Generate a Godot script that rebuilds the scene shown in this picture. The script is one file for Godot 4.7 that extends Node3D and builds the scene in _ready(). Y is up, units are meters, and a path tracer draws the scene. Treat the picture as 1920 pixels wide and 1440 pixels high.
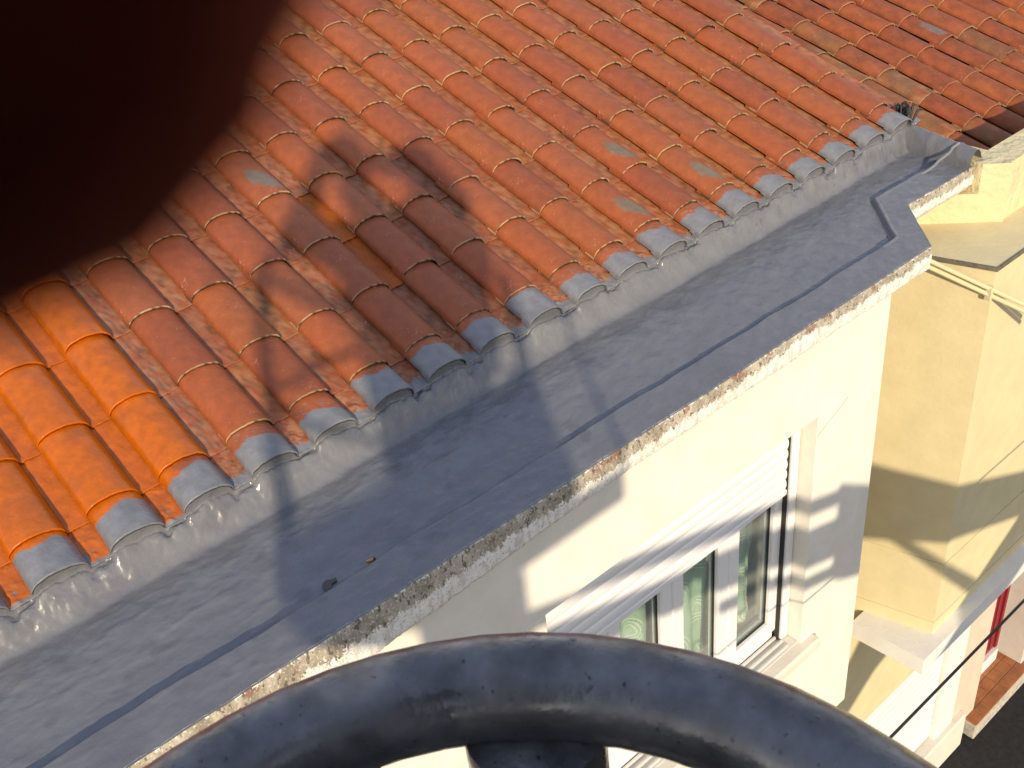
extends Node3D
# A tiled roof with a freshly painted gutter, seen from the basket of a boom lift.
# World: x runs along the eave, y is up, the cream facade faces +z. y = 0 is the lower edge of the roof tiles.

const PITCH := 0.3316          # roof pitch, 19 degrees
const EAVE_Z := -2.587
const GAP := 0.2293            # spacing of the tile columns
const GAUGE := 0.308           # exposed tile length
const X0 := 0.2462
const EYE := Vector3(0, 2, 0)
const SUN := Vector3(0.4646, -0.3544, -0.8115)
const STREET := -5.22
var rng := RandomNumberGenerator.new()
var nz := FastNoiseLite.new()      # fine noise
var nz2 := FastNoiseLite.new()     # second seed
var M := {}
var used := {}

# ------------------------------------------------------------------ helpers
func n2(x: float, y: float, f: float) -> float:
	return nz.get_noise_2d(x * f * 100.0, y * f * 100.0)

func n3(x: float, y: float, z: float, f: float) -> float:
	return nz2.get_noise_3d(x * f * 100.0, y * f * 100.0, z * f * 100.0)

func ss(a: float, b: float, x: float) -> float:
	return smoothstep(a, b, x)

func node(called: String, label := "", category := "", group := "", at := Vector3.ZERO) -> Node3D:
	var o := Node3D.new()
	o.name = numbered(called)
	add_child(o, true)
	o.position = at
	tag(o, label, category, group)
	return o

func numbered(called: String) -> String:
	used[called] = used.get(called, -1) + 1
	return called if used[called] == 0 else "%s_%03d" % [called, used[called]]

func tag(o: Node, label := "", category := "", group := "", kind := "") -> void:
	if label: o.set_meta("label", label)
	if category: o.set_meta("category", category)
	if group: o.set_meta("group", group)
	if kind: o.set_meta("kind", kind)

func put(called: String, mesh: Mesh, mat: Material, parent: Node = self) -> MeshInstance3D:
	var o := MeshInstance3D.new()
	o.name = numbered(called) if parent == self else called
	o.mesh = mesh
	o.material_override = mat
	parent.add_child(o, true)
	return o

func tool() -> SurfaceTool:
	var st := SurfaceTool.new()
	st.begin(Mesh.PRIMITIVE_TRIANGLES)
	return st

func done(st: SurfaceTool) -> ArrayMesh:
	st.generate_normals()
	return st.commit()

func tri(st: SurfaceTool, a: Vector3, b: Vector3, c: Vector3) -> void:
	st.add_vertex(a); st.add_vertex(b); st.add_vertex(c)

func quad(st: SurfaceTool, a: Vector3, b: Vector3, c: Vector3, d: Vector3) -> void:
	tri(st, a, b, c); tri(st, a, c, d)

# a chamfered box
func cbox(st: SurfaceTool, at: Vector3, size: Vector3, bev := 0.004, basis := Basis.IDENTITY) -> void:
	st.set_smooth_group(-1)
	var h := size / 2.0
	bev = minf(bev, minf(h.x, minf(h.y, h.z)) * 0.6)
	var i := h - Vector3.ONE * bev
	for ax in 3:
		var u := (ax + 1) % 3
		var v := (ax + 2) % 3
		for s in [-1.0, 1.0]:
			var p := []
			for k in [[-1, -1], [1, -1], [1, 1], [-1, 1]]:
				var q := Vector3.ZERO
				q[ax] = h[ax] * s; q[u] = i[u] * k[0]; q[v] = i[v] * k[1]
				p.append(at + basis * q)
			if s > 0: quad(st, p[3], p[2], p[1], p[0])
			else: quad(st, p[0], p[1], p[2], p[3])
		for su in [-1.0, 1.0]:
			for sv in [-1.0, 1.0]:
				var p := []
				for k in [[-1, 0], [1, 0], [1, 1], [-1, 1]]:
					var q := Vector3.ZERO
					q[ax] = i[ax] * k[0]
					q[u] = su * (h[u] if k[1] == 0 else i[u]); q[v] = sv * (i[v] if k[1] == 0 else h[v])
					p.append(at + basis * q)
				if su * sv > 0: quad(st, p[3], p[2], p[1], p[0])
				else: quad(st, p[0], p[1], p[2], p[3])
	for sx in [-1.0, 1.0]:
		for sy in [-1.0, 1.0]:
			for sz in [-1.0, 1.0]:
				var a := at + basis * Vector3(sx * h.x, sy * i.y, sz * i.z)
				var b := at + basis * Vector3(sx * i.x, sy * h.y, sz * i.z)
				var c := at + basis * Vector3(sx * i.x, sy * i.y, sz * h.z)
				if sx * sy * sz > 0: tri(st, a, c, b)
				else: tri(st, a, b, c)

func box(called: String, lo: Vector3, hi: Vector3, mat: Material, parent: Node = self, bev := 0.004) -> MeshInstance3D:
	var st := tool()
	cbox(st, (lo + hi) / 2.0, (hi - lo).abs(), bev)
	return put(called, done(st), mat, parent)

# a vertical prism over a polygon given as (x, z)
func prism(st: SurfaceTool, poly: PackedVector2Array, y0: float, y1: float) -> void:
	st.set_smooth_group(-1)
	var n := poly.size()
	for k in n:
		var a := poly[k]
		var b := poly[(k + 1) % n]
		quad(st, Vector3(a.x, y0, a.y), Vector3(b.x, y0, b.y), Vector3(b.x, y1, b.y), Vector3(a.x, y1, a.y))
	var t := Geometry2D.triangulate_polygon(poly)
	for k in range(0, t.size(), 3):
		var a := poly[t[k]]; var b := poly[t[k + 1]]; var c := poly[t[k + 2]]
		tri(st, Vector3(a.x, y1, a.y), Vector3(b.x, y1, b.y), Vector3(c.x, y1, c.y))
		tri(st, Vector3(a.x, y0, a.y), Vector3(c.x, y0, c.y), Vector3(b.x, y0, b.y))

# a plate over a polygon given in a plane: origin o, axes u and v, thickness along u x v
func plate(st: SurfaceTool, poly: Array, o: Vector3, u: Vector3, v: Vector3, thick: float) -> void:
	st.set_smooth_group(-1)
	var w := u.cross(v).normalized() * thick / 2.0
	var pp := PackedVector2Array(poly)
	var n := pp.size()
	for k in n:
		var a := o + u * pp[k].x + v * pp[k].y
		var b := o + u * pp[(k + 1) % n].x + v * pp[(k + 1) % n].y
		quad(st, a - w, b - w, b + w, a + w)
	var t := Geometry2D.triangulate_polygon(pp)
	for k in range(0, t.size(), 3):
		var q := []
		for j in 3: q.append(o + u * pp[t[k + j]].x + v * pp[t[k + j]].y)
		tri(st, q[0] + w, q[1] + w, q[2] + w)
		tri(st, q[0] - w, q[2] - w, q[1] - w)

func tube(st: SurfaceTool, pts: Array, r: float, seg := 10, caps := true) -> void:
	st.set_smooth_group(0)
	var rings := []
	var side := Vector3.ZERO
	for k in pts.size():
		var t: Vector3 = (pts[mini(k + 1, pts.size() - 1)] - pts[maxi(k - 1, 0)]).normalized()
		if side == Vector3.ZERO:
			side = t.cross(Vector3.UP if absf(t.y) < 0.9 else Vector3.RIGHT).normalized()
		side = (side - t * side.dot(t)).normalized()
		var up := side.cross(t)
		var ring := []
		for j in seg:
			var a := TAU * j / seg
			ring.append(pts[k] + (side * cos(a) + up * sin(a)) * r)
		rings.append(ring)
	for k in rings.size() - 1:
		for j in seg:
			var j2 := (j + 1) % seg
			quad(st, rings[k][j], rings[k + 1][j], rings[k + 1][j2], rings[k][j2])
	if caps:
		st.set_smooth_group(-1)
		for e in [0, rings.size() - 1]:
			for j in seg:
				if e == 0: tri(st, pts[e], rings[e][j], rings[e][(j + 1) % seg])
				else: tri(st, pts[e], rings[e][(j + 1) % seg], rings[e][j])

func tubes(called: String, pts: Array, r: float, mat: Material, parent: Node, seg := 10) -> MeshInstance3D:
	var st := tool()
	tube(st, pts, r, seg)
	return put(called, done(st), mat, parent)

# a grid of nu x nv points
func grid(nu: int, nv: int, v: PackedVector3Array, c := PackedColorArray(), uv := PackedVector2Array(), flip := false) -> ArrayMesh:
	var idx := PackedInt32Array()
	idx.resize((nu - 1) * (nv - 1) * 6)
	var nn := PackedVector3Array()
	nn.resize(v.size())
	var k := 0
	for j in nv - 1:
		for i in nu - 1:
			var a := j * nu + i
			var b := a + 1
			var d := a + nu
			var e := d + 1
			if flip:
				idx[k] = a; idx[k + 1] = d; idx[k + 2] = b; idx[k + 3] = b; idx[k + 4] = d; idx[k + 5] = e
			else:
				idx[k] = a; idx[k + 1] = b; idx[k + 2] = d; idx[k + 3] = b; idx[k + 4] = e; idx[k + 5] = d
			k += 6
	var sgn := -1.0 if flip else 1.0
	for j in nv:
		for i in nu:
			var du := v[j * nu + mini(i + 1, nu - 1)] - v[j * nu + maxi(i - 1, 0)]
			var dv := v[mini(j + 1, nv - 1) * nu + i] - v[maxi(j - 1, 0) * nu + i]
			nn[j * nu + i] = -(du.cross(dv)).normalized() * sgn
	var arr := []
	arr.resize(Mesh.ARRAY_MAX)
	arr[Mesh.ARRAY_VERTEX] = v
	arr[Mesh.ARRAY_NORMAL] = nn
	arr[Mesh.ARRAY_INDEX] = idx
	if c.size(): arr[Mesh.ARRAY_COLOR] = c
	if uv.size(): arr[Mesh.ARRAY_TEX_UV] = uv
	var m := ArrayMesh.new()
	m.add_surface_from_arrays(Mesh.PRIMITIVE_TRIANGLES, arr)
	return m

func lin(r: float, g: float, b: float) -> Color:
	return Color(r, g, b).linear_to_srgb()

# ------------------------------------------------------------------ textures and materials
func noise_image(size: int, seed_: int, freq: float, oct := 5, gain := 0.55) -> Image:
	var f := FastNoiseLite.new()
	f.seed = seed_
	f.noise_type = FastNoiseLite.TYPE_SIMPLEX_SMOOTH
	f.frequency = freq
	f.fractal_octaves = oct
	f.fractal_gain = gain
	return f.get_seamless_image(size, size)

func tex(im: Image) -> ImageTexture:
	return ImageTexture.create_from_image(im)

# grey noise between lo and hi, with specks of a second noise above a threshold
func mottle(size: int, seed_: int, f1: float, f2: float, lo: Color, hi: Color, speck: Color, thr: float) -> ImageTexture:
	var a := noise_image(size, seed_, f1).get_data()
	var b := noise_image(size, seed_ + 7, f2, 3).get_data()
	var out := PackedByteArray()
	out.resize(size * size * 3)
	for k in size * size:
		var t := a[k] / 255.0
		var col := lo.lerp(hi, t)
		var s := b[k] / 255.0
		if s > thr: col = col.lerp(speck, minf(1.0, (s - thr) * 9.0))
		out[k * 3] = int(col.r * 255.0); out[k * 3 + 1] = int(col.g * 255.0); out[k * 3 + 2] = int(col.b * 255.0)
	return tex(Image.create_from_data(size, size, false, Image.FORMAT_RGB8, out))

func mat(albedo: Color, rough := 0.8, vc := false) -> StandardMaterial3D:
	var m := StandardMaterial3D.new()
	m.albedo_color = albedo
	m.roughness = rough
	m.vertex_color_use_as_albedo = vc
	return m

func tri_map(m: StandardMaterial3D, scale: Vector3, world := true) -> void:
	m.uv1_triplanar = true
	m.uv1_world_triplanar = world
	m.uv1_scale = scale
	m.uv1_triplanar_sharpness = 4.0

func make_materials() -> void:
	var bump_fine := tex(noise_image(512, 3, 0.035, 5, 0.6))
	var bump_mid := tex(noise_image(512, 4, 0.012, 5, 0.55))
	var clay := mottle(512, 11, 0.012, 0.05, Color(0.87, 0.86, 0.86), Color(1.0, 1.0, 1.0), Color(1.0, 1.0, 1.0), 0.80)
	var old_clay := mottle(512, 21, 0.008, 0.03, Color(0.76, 0.75, 0.73), Color(1.0, 0.98, 0.95), Color(1.0, 0.93, 0.80), 0.74)
	var paint := mottle(512, 31, 0.01, 0.04, Color(0.84, 0.84, 0.85), Color(1.0, 1.0, 1.0), Color(1, 1, 1), 0.9)
	var stucco := mottle(512, 41, 0.006, 0.06, Color(0.955, 0.95, 0.94), Color(1.0, 1.0, 1.0), Color(0.86, 0.84, 0.80), 0.86)
	var scuff := mottle(64, 91, 0.05, 0.1, Color(0.80, 0.60, 0.52), Color(0.84, 0.68, 0.60), Color(0.9, 0.8, 0.7), 0.9)
	var sa := noise_image(512, 93, 0.055, 4, 0.6).get_data()
	var sb := noise_image(512, 94, 0.008, 3).get_data()
	var so := PackedByteArray(); so.resize(512 * 512)
	for q in 512 * 512:
		var f := sa[q] / 255.0 + (sb[q] / 255.0 - 0.5) * 0.55
		so[q] = int(clampf((f - 0.88) * 4.0, 0.0, 0.4) * 255.0)
	var scuff_mask := tex(Image.create_from_data(512, 512, false, Image.FORMAT_L8, so))
	var tints := [Color(1, 1, 1), Color(0.96, 0.93, 0.94), Color(1, 1.0, 0.93), Color(0.97, 0.98, 1.0), Color(0.93, 0.90, 0.90), Color(1.0, 0.97, 0.90)]
	M.clay = []
	M.old = []
	for t: Color in tints:
		var m := mat(Color(1, 1, 1), 0.62, true)
		m.albedo_color = t
		m.albedo_texture = clay
		m.detail_enabled = true
		m.detail_blend_mode = BaseMaterial3D.BLEND_MODE_MIX
		m.detail_albedo = scuff
		m.detail_mask = scuff_mask
		m.detail_uv_layer = BaseMaterial3D.DETAIL_UV_1
		tri_map(m, Vector3(2.3, 2.3, 2.3))
		m.heightmap_enabled = true
		m.heightmap_texture = bump_fine
		m.heightmap_scale = 0.12
		M.clay.append(m)
		var o := m.duplicate()
		o.albedo_texture = old_clay
		o.roughness = 0.75
		M.old.append(o)
	var og := mat(Color(1, 1, 1), 0.33, true)
	og.albedo_texture = paint
	tri_map(og, Vector3(3, 3, 3))
	og.heightmap_enabled = true
	og.heightmap_texture = bump_fine
	og.heightmap_scale = 0.1
	M.orange = og
	var g := mat(Color(1, 1, 1), 0.36, true)
	g.albedo_texture = mottle(512, 51, 0.007, 0.05, Color(0.90, 0.90, 0.91), Color(1.0, 1.0, 1.0), Color(1, 1, 1), 0.83)
	tri_map(g, Vector3(1.8, 1.8, 2.2))
	g.heightmap_enabled = true
	g.heightmap_texture = tex(noise_image(512, 6, 0.012, 5, 0.5))
	g.heightmap_scale = 0.22
	g.roughness_texture = tex(noise_image(256, 8, 0.03, 4))
	g.roughness = 0.62
	M.gutter = g
	for d in [["cream", Vector3(0.80, 0.775, 0.705)], ["yellow", Vector3(0.68, 0.595, 0.365)], ["sill", Vector3(0.70, 0.66, 0.58)], ["pink", Vector3(0.74, 0.56, 0.45)], ["white_wall", Vector3(0.78, 0.77, 0.74)], ["grey_wall", Vector3(0.60, 0.57, 0.53)]]:
		var m := mat(lin(d[1].x, d[1].y, d[1].z), 0.9)
		m.albedo_texture = stucco
		tri_map(m, Vector3(1.4, 1.4, 1.4))
		m.heightmap_enabled = true
		m.heightmap_texture = bump_fine
		m.heightmap_scale = 0.1
		M[d[0]] = m
	var rough_yellow: StandardMaterial3D = M.yellow.duplicate()
	rough_yellow.heightmap_texture = bump_mid
	rough_yellow.heightmap_scale = 1.2
	M.rough_yellow = rough_yellow
	var con := mat(lin(0.19, 0.168, 0.135), 0.95)
	con.albedo_texture = mottle(512, 61, 0.015, 0.05, Color(0.74, 0.74, 0.73), Color(1, 1, 1), Color(0.55, 0.54, 0.5), 0.78)
	tri_map(con, Vector3(2, 2, 2))
	con.heightmap_enabled = true
	con.heightmap_texture = bump_mid
	con.heightmap_scale = 0.6
	M.concrete = con
	M.pvc = mat(lin(0.80, 0.80, 0.79), 0.35)
	M.shutter = mat(lin(0.78, 0.78, 0.785), 0.42)
	M.aluminium = mat(lin(0.62, 0.60, 0.56), 0.45)
	M.gasket = mat(lin(0.015, 0.015, 0.016), 0.6)
	M.stone = con.duplicate()
	M.stone.albedo_color = lin(0.62, 0.58, 0.50)
	var gl := mat(Color(0.9, 0.95, 0.93, 0.10), 0.03)
	gl.transparency = BaseMaterial3D.TRANSPARENCY_ALPHA
	M.glass = gl
	M.room = mat(lin(0.30, 0.28, 0.25), 0.9)
	M.room_white = mat(lin(0.55, 0.53, 0.50), 0.8)
	var st := mat(lin(0.20, 0.202, 0.212), 0.34)
	st.albedo_texture = mottle(512, 71, 0.01, 0.05, Color(0.62, 0.62, 0.63), Color(1, 1, 1), Color(0.40, 0.40, 0.40), 0.82)
	tri_map(st, Vector3(5, 5, 5))
	st.heightmap_enabled = true
	st.heightmap_texture = bump_mid
	st.heightmap_scale = 0.08
	st.metallic = 0.5
	st.roughness_texture = bump_mid
	st.roughness = 0.6
	M.rail = st
	M.steel_floor = mat(lin(0.16, 0.16, 0.16), 0.5)
	M.machine = mat(lin(0.09, 0.09, 0.095), 0.5)
	M.rubber = mat(lin(0.02, 0.02, 0.02), 0.8)
	M.black = mat(lin(0.012, 0.012, 0.013), 0.5)
	M.red = mat(lin(0.20, 0.010, 0.018), 0.45)
	var asp := mat(lin(0.022, 0.022, 0.025), 0.95)
	asp.albedo_texture = mottle(512, 81, 0.04, 0.09, Color(0.6, 0.6, 0.6), Color(1, 1, 1), Color(1, 1, 1), 0.8)
	tri_map(asp, Vector3(0.7, 0.7, 0.7))
	asp.heightmap_enabled = true
	asp.heightmap_texture = bump_fine
	asp.heightmap_scale = 0.4
	M.asphalt = asp
	var ft := mat(lin(0.42, 0.17, 0.07), 0.5)
	ft.albedo_texture = old_clay
	tri_map(ft, Vector3(1.5, 1.5, 1.5))
	M.floor_tile = ft
	M.skin = mat(Color(1, 1, 1), 0.85, true)
	M.skin.metallic_specular = 0.12
	M.skin.subsurf_scatter_enabled = true
	M.skin.subsurf_scatter_strength = 0.06
	M.hair = mat(lin(0.03, 0.02, 0.015), 0.6)
	M.mortar = mat(lin(0.44, 0.36, 0.27), 0.95)

# ------------------------------------------------------------------ roof tiles
func rise(s: float) -> Vector3:      # a point s metres up the slope from the eave, x = 0
	return Vector3(0, s * sin(PITCH), EAVE_Z - s * cos(PITCH))

func roof_basis() -> Basis:
	return Basis(Vector3.RIGHT, Vector3(0, cos(PITCH), sin(PITCH)), Vector3(0, -sin(PITCH), cos(PITCH)))

# height and x of the tile profile, t from 0 (left foot of the roll) to 1 (end of the pan)
func profile(t: float, gap: float, wide: float, wide_share := 0.355, high := 0.053) -> Vector2:
	var rw := gap * wide_share
	if t < 0.7:
		var a := PI * t / 0.7
		return Vector2(rw * (1.0 - cos(a) * wide), high * pow(maxf(sin(a), 0.0), 0.86) + 0.020 * (1.0 - t / 0.7))
	var q := (t - 0.7) / 0.3
	var x0 := rw * (1.0 + wide)
	return Vector2(lerpf(x0, gap + 0.022, q), 0.009 * ss(0.0, 0.25, q) - 0.004 * sin(PI * minf(q * 1.25, 1.0)))

# one roll-and-pan tile: z = 0 is its lower end, -length its upper end
func tile_mesh(seed_: int, length: float, gap: float, nu: int, nv: int, look: String) -> ArrayMesh:
	rng.seed = seed_
	var off := rng.randf() * 50.0
	var clay := Color(0.375, 0.100, 0.032)
	var fresh := Color(0.58, 0.130, 0.003)
	var grey := Color(0.222, 0.228, 0.248)  # eave caps: same paint as the gutter, paler tone stands in for sunlight
	var dust := Color(0.42, 0.19, 0.098)
	var cream := Color(0.40, 0.285, 0.15)
	var moss := Color(0.10, 0.085, 0.055)
	var edge := 0.105 + rng.randf_range(-0.02, 0.025)    # how far the grey paint reaches up
	var lean := rng.randf_range(-0.03, 0.03)
	var v := PackedVector3Array(); var c := PackedColorArray()
	var thick := 0.010
	var rows := nv + 4                          # an underside return, the end face, a thin arris, then the top
	for j in rows:
		for i in nu:
			var t := i / float(nu - 1)
			var z := -length * maxi(j - 3, 0) / float(nv) - (0.0045 if j >= 3 else 0.0)
			var wide := 1.0 + 0.012 * (z / length + 0.5) * 2.0
			var p := profile(t, gap, wide, 0.43, 0.05) if look.begins_with("clean") or look == "brown" else profile(t, gap, wide)
			var y := p.y + lerpf(0.0135, 0.006, ss(0.66, 0.76, t)) * (1.0 + z / (length - 0.04))
			var lump := n3(p.x + off, z, y, 0.10) * 0.0018 + n3(p.x + off, z, 0.0, 0.03) * 0.002
			y += lump
			if t > 0.72 and not look.begins_with("clean"):
				y += maxf(0.0, n3(p.x * 2.0 + off, z, 3.0, 0.22)) * 0.011 * (1.0 - ss(0.84, 0.92, t))
			var chip := n2(p.x + off, 5.0, 0.4) * 0.0022
			var lay := thick if t < 0.69 else 0.003
			var q := Vector3(p.x, y, z + (chip if j <= 3 else 0.0))
			# colour of the matter; the eave grey also carries a sunlit tone
			var col := clay
			var f := n3(p.x + off, z, 7.0, 0.06)
			col = col.lerp(Color(0.335, 0.098, 0.038), clampf(0.25 + f * 0.9, 0.0, 0.6))
			if t > 0.70 and not look.begins_with("clean"):
				var g := clampf(0.55 + n3(p.x + off, z, 2.0, 0.28) * 1.5, 0.0, 1.0)
				col = col.lerp(dust, g)
				if n3(p.x, z + off, 12.0, 0.5) > 0.33: col = col.lerp(moss, 0.6)
			if look == "brown":
				var b := clampf(0.55 + n3(p.x + off, z, 9.0, 0.05) * 1.6, 0.0, 1.0)
				col = col.lerp(Color(0.29, 0.135, 0.06), b)
				if n3(p.x + off, z, 19.0, 0.06) > 0.22: col = col.lerp(Color(0.46, 0.22, 0.095), 0.7)
			if j <= 2 and not look.begins_with("clean"):
				col = cream.lerp(Color(0.52, 0.42, 0.28), clampf(n2(p.x + off, 1.0, 0.8) + 0.4, 0.0, 1.0))
				if n2(p.x + off, 3.0, 0.9) > 0.12: col = moss
				if t > 0.66: col = dust.lerp(clay, 0.5)
			elif j <= 2:
				col = Color(0.48, 0.30, 0.18)
			if look == "orange" or look == "orange_roll":
				var keep := 1.0
				if look == "orange_roll": keep = 1.0 - ss(0.66, 0.72, t)
				col = col.lerp(fresh.lerp(Color(0.46, 0.115, 0.012), clampf(f * 1.4, 0.0, 0.6)), keep)
			if look == "orange_pan": col = col.lerp(fresh, 0.9 * ss(0.70, 0.76, t + 0.05 * n2(p.x, z, 0.3)))
			if look.begins_with("eave"):
				var reach := edge + lean * (p.x / gap) + n2(p.x + off, 0.0, 0.07) * 0.03 + n2(p.x + off, 2.0, 0.3) * 0.006
				if t > 0.72: reach = 0.045 + n2(off, p.x, 0.2) * 0.02
				var og := 0.0
				if look == "eave_orange":
					og = 1.0 if t < 0.74 else 0.85
					if t > 0.72: reach = 0.012
				elif look == "eave_part":
					og = 1.0 - ss(0.22, 0.28, t + n2(p.x + off, z, 0.3) * 0.10)
				col = col.lerp(fresh, og)
				if -z < reach + 0.004:
					col = grey.lerp(col, ss(reach - 0.004, reach + 0.004, -z))
				elif -z < reach + 0.05 and n2(p.x + off, z, 0.7) > 0.38 and look == "eave":
					col = grey.lerp(col, 0.3)
				if j <= 2: col = grey
			if look == "smear" or look == "clean_smear":
				var dd := Vector2((p.x - gap * 0.42) / 0.055, (-z - length * 0.30) / 0.085).length() + n2(p.x + off, z, 0.12) * 0.6
				if dd < 0.9: col = col.lerp(Color(0.20, 0.185, 0.15) if look == "smear" else Color(0.26, 0.25, 0.225), 0.85)
			if j == 0: q += Vector3(0, -lay, -0.05)
			elif j == 1: q += Vector3(0, -lay, 0)
			v.append(q); c.append(col)
	return grid(nu, rows, v, c)

func build_roof(house: Node3D) -> void:
	var b := roof_basis()
	var st := tool()
	var up := Vector3(0, sin(PITCH), -cos(PITCH))
	var nrm := b.y
	for part in [[-0.72, 4.50]]:
		var o := Vector3((part[0] + part[1]) / 2.0, 0, EAVE_Z) + up * 1.62 - nrm * 0.045
		cbox(st, o, Vector3(part[1] - part[0], 0.05, 3.16), 0.004, b)
	var deck := put("roof", done(st), M.mortar, house)
	var mid := []; var eave := []
	for k in 7: mid.append(tile_mesh(100 + k, GAUGE + 0.07, GAP, 27, 16, "old"))
	for k in 6: eave.append(tile_mesh(200 + k, 0.215, GAP, 41, 44, "eave"))
	var orange := []
	for k in 3: orange.append(tile_mesh(300 + k, GAUGE + 0.07, GAP, 27, 16, "orange"))
	var orange_roll := tile_mesh(311, GAUGE + 0.07, GAP, 33, 16, "orange_roll")
	var eave_orange := [tile_mesh(320, 0.215, GAP, 41, 44, "eave_orange"), tile_mesh(321, 0.215, GAP, 41, 44, "eave_orange")]
	var eave_part := tile_mesh(330, 0.215, GAP, 41, 44, "eave_part")
	var orange_pan := tile_mesh(350, GAUGE + 0.07, GAP, 33, 16, "orange_pan")
	var smear := tile_mesh(340, GAUGE + 0.07, GAP, 33, 24, "smear")
	rng.seed = 5
	var r2 := RandomNumberGenerator.new()
	r2.seed = 77
	for i in range(-4, 19):
		for k in range(-1, 10):
			var s := 0.0 if k < 0 else 0.147 + GAUGE * k
			if i < -3 and k > 8: continue
			if s > 3.0: continue
			var mesh: Mesh
			var m: Material = M.clay[r2.randi() % 6]
			if k < 0:
				mesh = eave[r2.randi() % 6]; m = M.clay[0]
				if i <= 1: mesh = eave_orange[absi(i) % 2]; m = M.orange
				elif i == 2: mesh = eave_part; m = M.orange
			else:
				mesh = mid[r2.randi() % 7]
				if i <= 1: mesh = orange[r2.randi() % 3]; m = M.orange
				elif i == 2: mesh = orange_roll; m = M.orange
				elif [i, k] in [[6, 3], [12, 1], [11, 0], [13, 0]]: mesh = smear
				elif [i, k] in [[6, 2], [6, 1]]: mesh = orange_pan
			var o := put("tile", mesh, m, deck)
			var at := rise(s) + Vector3(X0 + GAP * i, 0, 0)
			at += Vector3(r2.randf_range(-0.003, 0.003), r2.randf_range(-0.001, 0.002), 0) + up * (r2.randf_range(-0.007, 0.007) if k >= 0 else r2.randf_range(-0.003, 0.003))
			o.transform = Transform3D(b.rotated(nrm, r2.randf_range(-0.008, 0.008)), at)

# ------------------------------------------------------------------ gutter
func rim_distance(x: float, z: float) -> float:      # > 0 on the floor side of the crease
	var a := -2.095 - z + 0.010 * n2(x, 0.0, 0.012) * 2.0
	if x > 3.55:
		var diag := (-(x - 3.66) * 0.73 - (z + 2.10) * 0.68)
		var back := -2.355 - z
		a = maxf(minf(a, diag), back) if x > 3.60 else a
	return a

func wave(x: float) -> float:        # underside of the tile ends
	var u := fposmod((x - X0) / GAP, 1.0) * GAP
	var rw := GAP * 0.355
	if u < rw * 2.0:
		var a := acos(clampf(1.0 - u / rw, -1.0, 1.0))
		return 0.945 * (0.053 * pow(maxf(sin(a), 0.0), 0.86) + 0.020 * (1.0 - a / PI) + 0.003)
	return 0.945 * (0.011 - 0.004 * sin(PI * minf((u - rw * 2.0) / (GAP - rw * 2.0) * 1.1, 1.0)))

func gutter_y(x: float, z: float) -> float:
	var floor_y := -0.083 - 0.016 * ss(-2.5, -2.1, z)
	floor_y += 0.004 * n2(x, z, 0.012)
	var d := rim_distance(x, z)
	var step := 0.025 - 0.008 * ss(0.6, 2.4, x)
	var y := floor_y + step * (1.0 - ss(-0.003, 0.010, d)) * ss(-0.07, -0.012, -absf(d) * (0.0 if d > 0 else 1.0))
	y = floor_y + step * (1.0 - ss(0.0, 0.011, d))
	y -= 0.004 * exp(-pow((d - 0.012) / 0.006, 2.0))
	# bead of sealant in the crease of the corner
	if x > 3.55: y += 0.006 * exp(-pow((d + 0.006) / 0.006, 2.0))
	# bank of mortar under the tile ends
	var foot := -2.505 + 0.012 * n2(x, 1.0, 0.02) - 0.02 * ss(3.0, 4.4, x)
	var up := ss(foot, -2.582, z)
	var top := -0.008 + 0.007 * n2(x, 4.0, 0.06)
	y = lerpf(y, top + 0.42 * maxf(0.0, wave(x)) * up * up, pow(up, 1.15))
	# scoops below the rolls, lips below the pans
	var u := fposmod((x - X0) / GAP, 1.0)
	var scoop := exp(-pow((u - 0.36) / 0.20, 2.0)) * exp(-pow((z + 2.572) / 0.016, 2.0))
	y -= 0.006 * scoop
	var lip := exp(-pow((u - 0.83) / 0.13, 2.0)) * exp(-pow((z + 2.568) / 0.012, 2.0))
	y += 0.004 * lip * (1.0 + n2(x, 2.0, 0.05))
	var hole := exp(-pow((u - 0.70 + 0.02 * n2(x, 9.0, 0.03)) / 0.06, 2.0)) * exp(-pow((z + 2.574) / 0.011, 2.0))
	y -= 0.016 * hole * ss(-0.1, 0.35, n2(x, 12.0, 0.013))
	# the mortar face that fills the roll ends
	var face := ss(-2.5855, -2.597, z + 0.003 * n2(x, z, 0.15))
	y = maxf(y, lerpf(y, wave(x) - 0.002 + 0.004 * n2(x, 3.0, 0.2), face))
	# brushed, lumpy paint
	y += 0.0020 * n2(x * 0.6, z, 0.14) + 0.0016 * n2(x, z, 0.035) * ss(-1.94, -2.2, z)
	y += (0.010 * n2(x, z * 1.4, 0.11) + 0.006 * absf(n2(x + 3.0, z, 0.30))) * ss(-2.50, -2.55, z)
	var drag := n2(x * 0.5 + z * 0.4, z * 2.4, 0.09)
	y += 0.0050 * maxf(0.0, drag - 0.16) * ss(2.8, 1.2, x)
	# wrinkles and brush ridges in the coating
	y += 0.0028 * maxf(0.0, absf(n2(x * 0.8 + 4.0, z * 1.3, 0.075)) - 0.16) * ss(-2.12, -2.16, z)
	return y

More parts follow.
